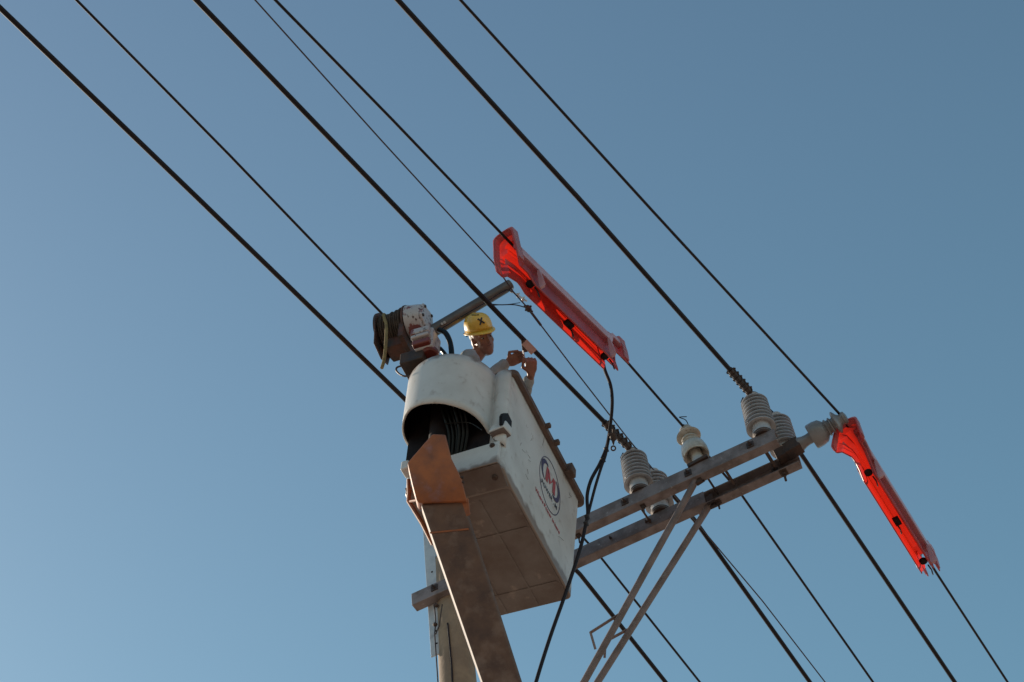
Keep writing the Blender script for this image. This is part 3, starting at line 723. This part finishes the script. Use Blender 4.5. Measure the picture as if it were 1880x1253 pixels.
# ---------------------------------------------------------------- winch and jib
def wl(px, py, y=-.14): return loc(px, py, 1, y)
fc = wl(703, 615); AX = V((1, 0, .0))
win = thing('rope_winch', 'rusty rope winch with chipped white and red gearbox on top of the bucket shroud', 'winch', O, BR)
m = MB(); m.lathe(fc, AX, [(-.006, .165), (-.006, .172), (.012, .172), (.012, .165)], 40); m.obj('drum_flange', M_drum, win)
m = MB(); m.lathe(fc + AX * .225, AX, [(0, .172), (.014, .172)], 40); m.obj('drum_flange', M_drum, win)
m = MB(); prof = []
nw = 11
for k in range(nw):
    x = .014 + k * .0195; R = .130 + (.008 if k % 4 == 1 else 0) + (.012 if k > 6 else 0)
    prof += [(x, R), (x + .004, R + .011), (x + .010, R + .014), (x + .015, R + .011), (x + .019, R)]
m.lathe(fc, AX, prof, 40); dr = m.obj('wound_rope', M_rope, win, smooth=60)
m = MB(); p = wl(709, 585, -.30); m.tube(smooth_path([fc + V((.045, -.05, .140)), fc + V((.05, -.12, .085)), wl(709, 598, -.30), wl(708, 635, -.31), wl(705, 662, -.30), wl(701, 676, -.30)], 5), .013, 10)
m.obj('rope_end', M_ropetail, win)
# side plates under the drum
gcn = fc + AX * .245
m = MB(); m.prism([(-.15, -.05), (.15, -.05), (.13, -.22), (.02, -.27), (-.12, -.24)], lambda u, v, t: fc + V((t, u, v)), .0, .012)
m.prism([(-.13, -.05), (.14, -.05), (.13, -.24), (-.12, -.24)], lambda u, v, t: fc + V((t, u, v)), .20, .24)
m.hexa([fc + V((.0, -.05, -.11)), fc + V((.22, -.05, -.11)), fc + V((.22, .14, -.11)), fc + V((.0, .14, -.11))], [fc + V((.06, -.03, -.22)), fc + V((.22, -.03, -.22)), fc + V((.22, .12, -.22)), fc + V((.06, .12, -.22))])
m.obj('side_plate', M_drum, win, bevel=.005)
m = MB(); bp = wl(764, 672, -.16)
m.hexa([bp + V((-.10, -.09, .08)), bp + V((.10, -.09, .08)), bp + V((.10, .16, .08)), bp + V((-.10, .16, .08))], [bp + V((-.09, -.10, -.055)), bp + V((.10, -.10, -.055)), bp + V((.10, .16, -.055)), bp + V((-.09, .16, -.055))])
m.obj('mounting_base', M_steel_dark, win, bevel=.008)
hy = -.25
m = MB(); hh = [wl(*p, hy) for p in ((737, 672), (728, 676), (730, 684), (742, 691), (752, 690))]
m.tube(smooth_path(hh, 4), .0075, 8); m.obj('grab_handle', M_drum, win)
# gearbox: coaxial casing, bolted end cap and ribbed lower housing
gy = V((0, -.02, 0)); g0 = gcn + gy
m = MB(); m.lathe(g0, AX, [(0, .150), (.012, .152), (.03, .145), (.10, .134), (.118, .128), (.130, .112)], 36, sy=1.0)
m.obj('gear_casing', M_gear, win)
m = MB(); cap = g0 + AX * .124
poly = []
for k in range(26):
    t = 2 * math.pi * k / 26; R = .118 + .014 * math.cos(5 * t + .6); poly.append((R * math.cos(t), R * math.sin(t)))
m.prism(poly, lambda u, v, t: cap + V((t, u, v)), 0, .020)
cp = m.obj('end_cap', M_gear, win, bevel=.006)
for k in range(5):
    t = 2 * math.pi * k / 5 - .12
    MB().lathe(cap + V((.018, .104 * math.cos(t), .104 * math.sin(t))), AX, [(0, .013), (.012, .012)], 6).obj('cap_bolt', M_steel_dark, cp, smooth=0)
hb = wl(785, 615, -.27)
def step(c, h, mt, nm, par, bev=.012):
    return MB().box(c, h).obj(nm, mt, par, bevel=bev, seg=3)
c0 = wl(787, 625, -.22)
hs1 = MB()
hs1.hexa([c0 + V((-.105, -.06, .075)), c0 + V((.055, -.06, .075)), c0 + V((.055, .10, .075)), c0 + V((-.105, .10, .075))], [c0 + V((-.085, -.05, -.14)), c0 + V((.065, -.05, -.14)), c0 + V((.065, .09, -.14)), c0 + V((-.085, .09, -.14))])
hsg = hs1.obj('gear_housing', M_gear, win, bevel=.014, seg=3)
step(c0 + V((-.04, -.065, .035)), (.075, .028, .032), M_gear, 'housing_rib', hsg)
step(c0 + V((-.03, -.070, -.035)), (.075, .030, .018), M_gear, 'housing_rib', hsg)
step(c0 + V((-.02, -.060, -.10)), (.070, .030, .028), M_gearred, 'housing_rib', hsg)
MB().lathe(c0 + V((.015, .02, -.13)), V((.1, -.1, -1)), [(0, .065), (.03, .062), (.04, .05)], 20).obj('motor_cap', M_gearred, hsg)
m = MB(); m.tube(smooth_path([wl(806, 606, -.1), wl(818, 612, -.1), wl(827, 632, -.1), wl(830, 662, -.1)], 5), .021, 12); m.obj('hose', M_hose, win)
m = MB(); m.tube(smooth_path([wl(808, 640, -.1), wl(815, 648, -.1), wl(822, 660, -.1)], 4), .016, 8); m.obj('hose', M_hose, win)

# jib pole reaching up to the messenger wire
jr0 = O + BR @ wl(792, 610, -.06); Jend = at(937, 523, 16.58)
dj = (Jend - jr0)
jb = thing('jib_pole', 'dark round jib tube reaching from the winch up to the red cover', 'jib', jr0)
m = MB(); m.tube([V((0, 0, 0)), dj * .5, dj], [.050, .047, .044], 24); jt = m.obj('jib_tube', M_jib, jb)
for k, f in enumerate((.16, .19)):
    d_ = dj.normalized(); m = MB().lathe(dj * f + V((0, -.03, -.035)), (.2, -.7, -.7), [(0, .010), (.03, .010)], 8); m.obj('pin', M_galv, jt)
je = dj; cr = (R3 @ V((-.5, -.85, 0)))
m = MB()
for s_, o_ in ((0, .045), (.05, .075), (.09, .09)):
    p = je + (R3 @ V((.01 + s_ * 1.0, -.03 - s_ * .75, .04))); m.tube([p, p + (R3 @ V((-.002, -.035, .0)))], .010, 8); m.torus(p + (R3 @ V((0, -.01, 0))), R3 @ V((.7, -.7, 0)), .014, .006, 12, 6)
m.tube([je + (R3 @ V((-.01, -.04, .03))), je + (R3 @ V((.13, -.13, .03)))], .007, 8)
m.obj('end_hook', M_galv, jb)
def w_(pts): return smooth_path([at(*p) for p in pts], 4)
m = MB().tube([p - jr0 for p in w_([(812, 603, 16.0), (850, 580, 16.16), (888, 558, 16.34), (930, 533, 16.5), (944, 537, 16.5)])], .0045, 6); m.obj('jib_cord', M_cable, jb)
m = MB().tube(w_([(888, 557, 16.32), (915, 560, 16.42), (945, 560, 16.5), (968, 566, 16.6)]), .0045, 6)
m.tube(w_([(905, 561, 16.4), (935, 559, 16.5), (955, 556, 16.5)]), .003, 5)
tag(m.obj('cord', M_cable), 'thin dark cord stretched from the jib tube to the twisted wire above the worker', 'cord')
m = MB(); dpt = D_pts[4]
m.ell(dpt, (.024, .035, .024), n=10, m=8); m.tube([dpt + V((-.02, -.02, .03)), dpt + V((.02, .02, -.035))], .010, 6); m.tube([dpt + V((.03, -.01, .0)), dpt + V((-.03, .01, .01))], .008, 6)
m.tube([dpt, dpt + (D_pts[5] - dpt) * .25], .010, 6)
tag(m.obj('wire_knot', M_steel_dark), 'small dark knot where a cord joins the twisted wire', 'clamp')

# ---------------------------------------------------------------- jumper lead hanging from the cover
jm = thing('jumper_lead', 'black jumper lead hanging from the upper red cover down past the bucket side', 'cable', at(1108, 664, 16.5))
jo = V(jm.location)
def jt_(pts, r, nm, n=10):
    return MB().tube([p - jo for p in smooth_path([at(*p) for p in pts], 6)], r, n).obj(nm, M_cable, jm)
jt_([(1107, 658, 16.55), (1110, 678, 16.5), (1121, 708, 16.42), (1124, 740, 16.35), (1120, 785, 16.28), (1114, 820, 16.2), (1101, 852, 16.1), (1085, 882, 16.0), (1078, 910, 15.92), (1079, 944, 15.78), (1075, 965, 15.7), (1066, 1005, 15.5), (1040, 1085, 15.15), (1010, 1170, 14.75), (984, 1253, 14.35), (960, 1345, 13.9), (950, 1500, 13.1)], .0135, 'lead_cable')
jt_([(1118, 800, 16.24), (1112, 835, 16.14), (1104, 858, 16.05), (1094, 890, 15.96), (1086, 920, 15.88), (1079, 948, 15.76)], .011, 'lead_tail')
m = MB(); 
for px, py, d in ((1113, 826, 16.19), (1107, 845, 16.12), (1078, 950, 15.76), (1076, 962, 15.71)): 
    p = at(px, py, d) - jo; MB().lathe(p, R3 @ V((.3, -1, 0)), [(-.02, .018), (.02, .018)], 10).obj('tape_wrap', M_mark, jm)
m = MB(); q = at(1126, 803, 16.2) - jo
m.lathe(q, R3 @ V((0, -1, .1)), [(-.035, .012), (-.03, .022), (.0, .028), (.02, .024), (.03, .012), (.06, .005)], 12)
m.tube([q + (R3 @ V((-.04, .02, 0))), q + (R3 @ V((.02, .02, 0)))], .014, 8); m.tube([q, q + (R3 @ V((.0, .06, 0)))], .010, 8)
m.torus(q + (R3 @ V((0, -.085, .0))), R3 @ V((.15, 0, 1)), .017, .006, 16, 8, 1.0)
m.obj('clamp_hook', M_steel_dark, jm)

# ---------------------------------------------------------------- worker
HD = 16.30
Hc = at(885, 620, HD)
ff = (R3 @ V((.44, .06, .88))).normalized(); fu0 = R3 @ V((-.33, 1, .0)); fu = (fu0 - ff * fu0.dot(ff)).normalized(); fl_ = fu.cross(ff)      # fl_: person's left
feet = V((Hc.x - .05, Hc.y + .05, (O + BR @ V((-.35, .25, -H_))).z + .02))
pr = thing('person', 'worker in yellow hard hat and grey long sleeved shirt, reaching for the thick cable', 'person', feet)
def pw(p): return V(p) - feet
def hp_(f, l, u): return pw(Hc + ff * f + fl_ * l + fu * u)
def chain(mb, pts, rs, n=14):
    pts = smooth_path(pts, 3); rr_ = []
    k = len(rs)
    for i in range(len(pts)):
        t = i / (len(pts) - 1) * (k - 1); a = int(min(t, k - 2)); rr_.append(rs[a] + (rs[a + 1] - rs[a]) * (t - a))
    mb.tube(pts, rr_, n); 
    mb.ell(pts[0], (rr_[0],) * 3, n=10, m=8); mb.ell(pts[-1], (rr_[-1],) * 3, n=10, m=8)
hax = (ff, fl_, fu)
nb = pw(at(864, 681, 16.22))            # neck base
tdir = V((.92, .38, 0)).normalized(); rdir = V((.38, -.92, 0)).normalized()
shR = nb + rdir * .17 + V((0, 0, -.055)); shL = nb - rdir * .17 + V((0, 0, -.055))
elR = pw(at(884, 703, 16.02)); wrR = pw(at(929, 668, 16.1))
elL = pw(at(954, 738, 16.12)); wrL = pw(at(975, 690, 16.02))
grip = at(968, 645, 0.0 + (C_pre[2] - CAM).dot(R3 @ V((0, 0, -1))))
gd = (grip - CAM).dot(R3 @ V((0, 0, -1)))
body = MB()
# head
body.ell(hp_(-.012, 0, .035), (.095, .076, .095), hax, 24, 16)
body.ell(hp_(.018, 0, -.025), (.072, .063, .092), hax, 20, 14)
body.ell(hp_(.045, 0, -.085), (.034, .038, .030), hax, 14, 10)   # chin
body.ell(hp_(.015, .0, -.062), (.055, .056, .040), hax, 14, 10)   # jaw
for s in (-1, 1):
    body.ell(hp_(.052, .040 * s, -.018), (.026, .022, .024), hax, 12, 8)     # cheekbones
    body.ell(hp_(.066, .031 * s, .024), (.020, .026, .011), hax, 12, 8)      # brow
    body.ell(hp_(-.012, .079 * s, -.012), (.019, .009, .033), hax, 12, 8)    # ears
body.ell(hp_(.088, 0, -.022), (.022, .013, .016), hax, 12, 8); body.ell(hp_(.078, 0, .0), (.020, .009, .028), hax, 12, 8)
for s in (-1, 1): body.ell(hp_(.074, .013 * s, -.028), (.011, .008, .008), hax, 10, 8)
body.ell(hp_(.070, 0, -.054), (.018, .024, .015), hax, 12, 8)
for i_ in range(len(body.v)):
    d_ = V(body.v[i_]) - pw(Hc); a_, b_, c_ = d_.dot(ff), d_.dot(fl_), d_.dot(fu)
    body.v[i_] = tuple(pw(Hc) + ff * a_ * 1.05 + fl_ * b_ * 1.04 + fu * (c_ * 1.17 - .010))
hp0 = hp_
def hp_(f, l, u): return hp0(f * 1.05, l * 1.04, u * 1.17 - .010)
# neck, torso, legs
chain(body, [hp_(-.02, 0, -.05), nb + V((0, 0, .06)), nb + V((-.01, 0, -.04))], [.058, .056, .068])
body.ell(nb + V((-.005, 0, -.20)), (.105, .165, .20), (tdir, rdir, V((0, 0, 1))), 20, 14)
hipc = V((nb.x - .02, nb.y, .93)); body.ell(hipc, (.105, .15, .14), (tdir, rdir, V((0, 0, 1))), 20, 14)
body.ell((nb + hipc) / 2 + V((0, 0, -.08)), (.095, .14, .2), (tdir, rdir, V((0, 0, 1))), 20, 14)
for s in (-1, 1):
    h0 = hipc + rdir * (.085 * s) + V((0, 0, -.05)); chain(body, [h0, h0 + V((.03, 0, -.38)), h0 + V((-.01, 0, -.80))], [.085, .056, .040])
    body.ell(V((h0.x + .05, h0.y, .035)), (.12, .045, .035), None, 14, 8)
chain(body, [shR, elR], [.052, .040]); chain(body, [elR, wrR], [.040, .026])
chain(body, [shL, elL], [.052, .040]); chain(body, [elL, wrL], [.042, .028])
# hands
def cp_(x, y, z): return R3 @ V((x, y, z))
def hand(mb, wrist, palmdir, across, n_, curls, thumb, G=1.18):
    v0, mb0, mb = wrist.copy(), mb, MB()
    pd = palmdir.normalized(); ac = (across - pd * across.dot(pd)).normalized(); nn = pd.cross(ac)
    pc = wrist + pd * .050
    mb.ell(pc, (.050, .040, .017), (pd, ac, nn), 14, 10); mb.ell(wrist + pd * .015, (.035, .028, .020), (pd, ac, nn), 12, 8)
    lens = (.070, .078, .073, .058)
    for k in range(4):
        b = wrist + pd * .088 + ac * (.030 - .020 * k); c = curls[k]; ln = lens[k]; pts = [b - pd * .02, b]; d = pd.copy(); p = b
        for q, fr in enumerate((.45, .32, .25)):
            an = c * (.9, 1.1, .8)[q]; rot = Matrix.Rotation(an * n_, 3, ac); d = rot @ d; p = p + d * (ln * fr); pts.append(p)
        mb.tube(pts, [.0095, .0095, .0088, .0082, .007], 8); mb.ell(pts[-1], (.0072,) * 3, n=8, m=6)
    b = wrist + pd * .030 + ac * .030; t1 = b + (pd * .6 + ac * .7).normalized() * .038; t2 = t1 + thumb.normalized() * .032; t3 = t2 + (thumb.normalized() + pd * .3).normalized() * .024
    mb.tube([b - ac * .012, t1, t2, t3], [.014, .011, .0095, .008], 8); mb.ell(t3, (.008,) * 3, n=8, m=6)
    mb0.add([v0 + (V(p) - v0) * G for p in mb.v], mb.f)
clampc = pw(at(966, 646, gd - .05))
hand(body, wrR, cp_(1, .50, .1), cp_(-.3, 1, .25), -1, (.55, .6, .65, .75), cp_(1, .1, .4))
hand(body, wrL, cp_(.02, 1, .1), cp_(-1, .05, .35), 1, (1.05, 1.0, 1.0, 1.0), cp_(.1, 1, .3))
ob = body.obj('body', M_skin, pr, smooth=180)
rm = ob.modifiers.new('remesh', 'REMESH'); rm.mode = 'VOXEL'; rm.voxel_size = .0042; rm.use_smooth_shade = True
smd = ob.modifiers.new('smooth', 'SMOOTH'); smd.factor = .5; smd.iterations = 4
# face details
for s in (-1, 1):
    MB().ell(hp_(.073, .031 * s, .008), (.010, .015, .0055), hax, 12, 8).obj('eye', M_eye, pr)
    MB().ell(hp_(.081, .031 * s, .007), (.004, .0065, .0055), hax, 10, 8).obj('pupil', M_hair, pr)
    MB().tube([hp_(.083, .012 * s, .027), hp_(.086, .032 * s, .032), hp_(.072, .050 * s, .027)], [.0035, .0048, .003], 6).obj('eyebrow', M_hair, pr)
MB().ell(hp_(.083, 0, -.050), (.008, .022, .0045), hax, 12, 8).obj('lips', M_lips, pr); 
m = MB(); m.ell(hp_(-.030, 0, .030), (.092, .081, .080), hax, 24, 14); m.obj('hair', M_hair, pr)
# hard hat
hu = (fu * .985 - ff * -.10).normalized(); hf = (ff - hu * ff.dot(hu)).normalized(); hl = hu.cross(hf)
hc0 = pw(Hc + fu * .066 - ff * .014)
def hatp(f, l, u): return hc0 + hf * f + hl * l + hu * u
m = MB(); secs = []
prof = [(0, 1.0), (.03, .995), (.06, .96), (.085, .88), (.105, .74), (.119, .54), (.127, .30), (.130, .06)]
for h, k in prof:
    secs.append([hatp(.128 * k * math.cos(t), .104 * k * math.sin(t), h + (.004 if abs(math.sin(t)) < .12 and k < .97 else 0)) for t in [2 * math.pi * j / 48 for j in range(48)]])
m.loft(secs, True, False); m.add([secs[-1][j] for j in range(48)], [tuple(range(48))])
# brim: flares, longer at the front
s0 = secs[0]; s1 = []; s2 = []
for j in range(48):
    t = 2 * math.pi * j / 48; fr = max(0, math.cos(t)) ** 2
    s1.append(hatp((.140 + .030 * fr) * math.cos(t), .115 * math.sin(t), -.010 - .008 * fr)); s2.append(hatp((.142 + .031 * fr) * math.cos(t), .117 * math.sin(t), -.016 - .008 * fr))
m.loft([s0, s1, s2], True, False)
hat = m.obj('hard_hat', M_yellow, pr, smooth=50); sd_ = hat.modifiers.new('solid', 'SOLIDIFY'); sd_.thickness = .003; sd_.offset = -1
def hs_(th, ph, lift=.003):     # point on the shell: th azimuth from front (towards right side negative), ph height
    h = ph; k = np.interp(h, [a for a, b in prof], [b for a, b in prof]); return hatp((.128 * k + lift) * math.cos(th), (.104 * k + lift) * math.sin(th), h + lift * .5)
m = MB()
t0, h0 = -.22, .075
m.tube([hs_(t0 - .20, h0 + .020), hs_(t0, h0), hs_(t0 + .20, h0 - .022)], .0065, 6); m.tube([hs_(t0 - .16, h0 - .026), hs_(t0, h0), hs_(t0 + .16, h0 + .022)], .0065, 6)
m.tube([hs_(-.1, .118, .001), hs_(-.5, .121, .001), hs_(-1.2, .124, .001)], .005, 6)
m.obj('tape_cross', M_mark, hat)
m = MB(); m.tube(smooth_path([hatp(-.135, -.03, -.008), hatp(-.125, -.02, -.04), hatp(-.10, -.04, -.06)], 4), .006, 6); m.tube([hatp(-.10, -.085, -.01), hatp(-.105, -.06, -.045)], .005, 6)
m.obj('chin_strap', M_hair, hat)
# shirt
m = MB(); ax3 = (tdir, rdir, V((0, 0, 1)))
m.ell(nb + V((-.005, 0, -.215)), (.128, .188, .205), ax3, 24, 16); m.ell((nb + hipc) / 2 + V((0, 0, -.08)), (.115, .16, .26), ax3, 24, 14)
m.ell(nb + V((-.012, 0, -.065)), (.085, .11, .045), ax3, 20, 10)
chain(m, [nb + rdir * .09 + V((-.01, 0, -.05)), shR, shR + (elR - shR) * .5, elR, elR + (wrR - elR) * .5, elR + (wrR - elR) * .93], [.068, .074, .064, .060, .052, .046])
chain(m, [nb - rdir * .09 + V((-.01, 0, -.05)), shL, shL + (elL - shL) * .5, elL, elL + (wrL - elL) * .5, elL + (wrL - elL) * .80], [.068, .074, .064, .058, .052, .044])
shirt = m.obj('shirt', M_shirt, pr, smooth=180)
rm = shirt.modifiers.new('remesh', 'REMESH'); rm.mode = 'VOXEL'; rm.voxel_size = .007; rm.use_smooth_shade = True
smd = shirt.modifiers.new('smooth', 'SMOOTH'); smd.factor = .5; smd.iterations = 5
tx = bpy.data.textures.new('folds', 'CLOUDS'); tx.noise_scale = .05
dm = shirt.modifiers.new('folds', 'DISPLACE'); dm.texture = tx; dm.strength = .016; dm.mid_level = .5; dm.texture_coords = 'LOCAL'
m = MB(); m.ell(hipc + V((0, 0, -.02)), (.12, .165, .16), ax3, 20, 12)
for s in (-1, 1):
    h0 = hipc + rdir * (.085 * s) + V((0, 0, -.05)); chain(m, [h0, h0 + V((.03, 0, -.38)), h0 + V((-.01, 0, -.80))], [.098, .075, .062])
tr = m.obj('trousers', M_jeans, pr, smooth=180); rm = tr.modifiers.new('remesh', 'REMESH'); rm.mode = 'VOXEL'; rm.voxel_size = .012; rm.use_smooth_shade = True
# clamp tool held at the cable
ct = thing('line_clamp', 'small boxy clamp with thin rod held by the worker against the thick cable', 'clamp', at(966, 640, gd - .02))
m = MB(); bx = (R3 @ V((.55, -.60, .2)).normalized(), R3 @ V((.62, .5, .0)).normalized(), R3 @ V((0, .1, 1)).normalized())
x_, y_, z_ = frame(R3 @ V((0, 0, 1)), R3 @ V((.70, -.72, 0)))
m.box(R3 @ V((.022, .010, .0)), (.055, .030, .022), (x_, y_, z_)); m.obj('clamp_block', M_glove, ct, bevel=.005)
m = MB().box(R3 @ V((-.014, .018, -.004)), (.048, .020, .024), (R3 @ V((.12, -1, 0)).normalized(), R3 @ V((1, .12, 0)).normalized(), R3 @ V((0, 0, 1)))); m.obj('clamp_jaw', M_steel_dark, ct, bevel=.004)
m = MB().tube([R3 @ V((-.022, -.015, .03)), R3 @ V((-.012, -.085, .035)), R3 @ V((-.002, -.135, .035))], .0055, 8); m.obj('clamp_rod', M_galv, ct)
m = MB().tube([R3 @ V((-.002, -.135, .035)), R3 @ V((.025, -.15, .035))], .003, 6); m.obj('clamp_rod', M_galv, ct)
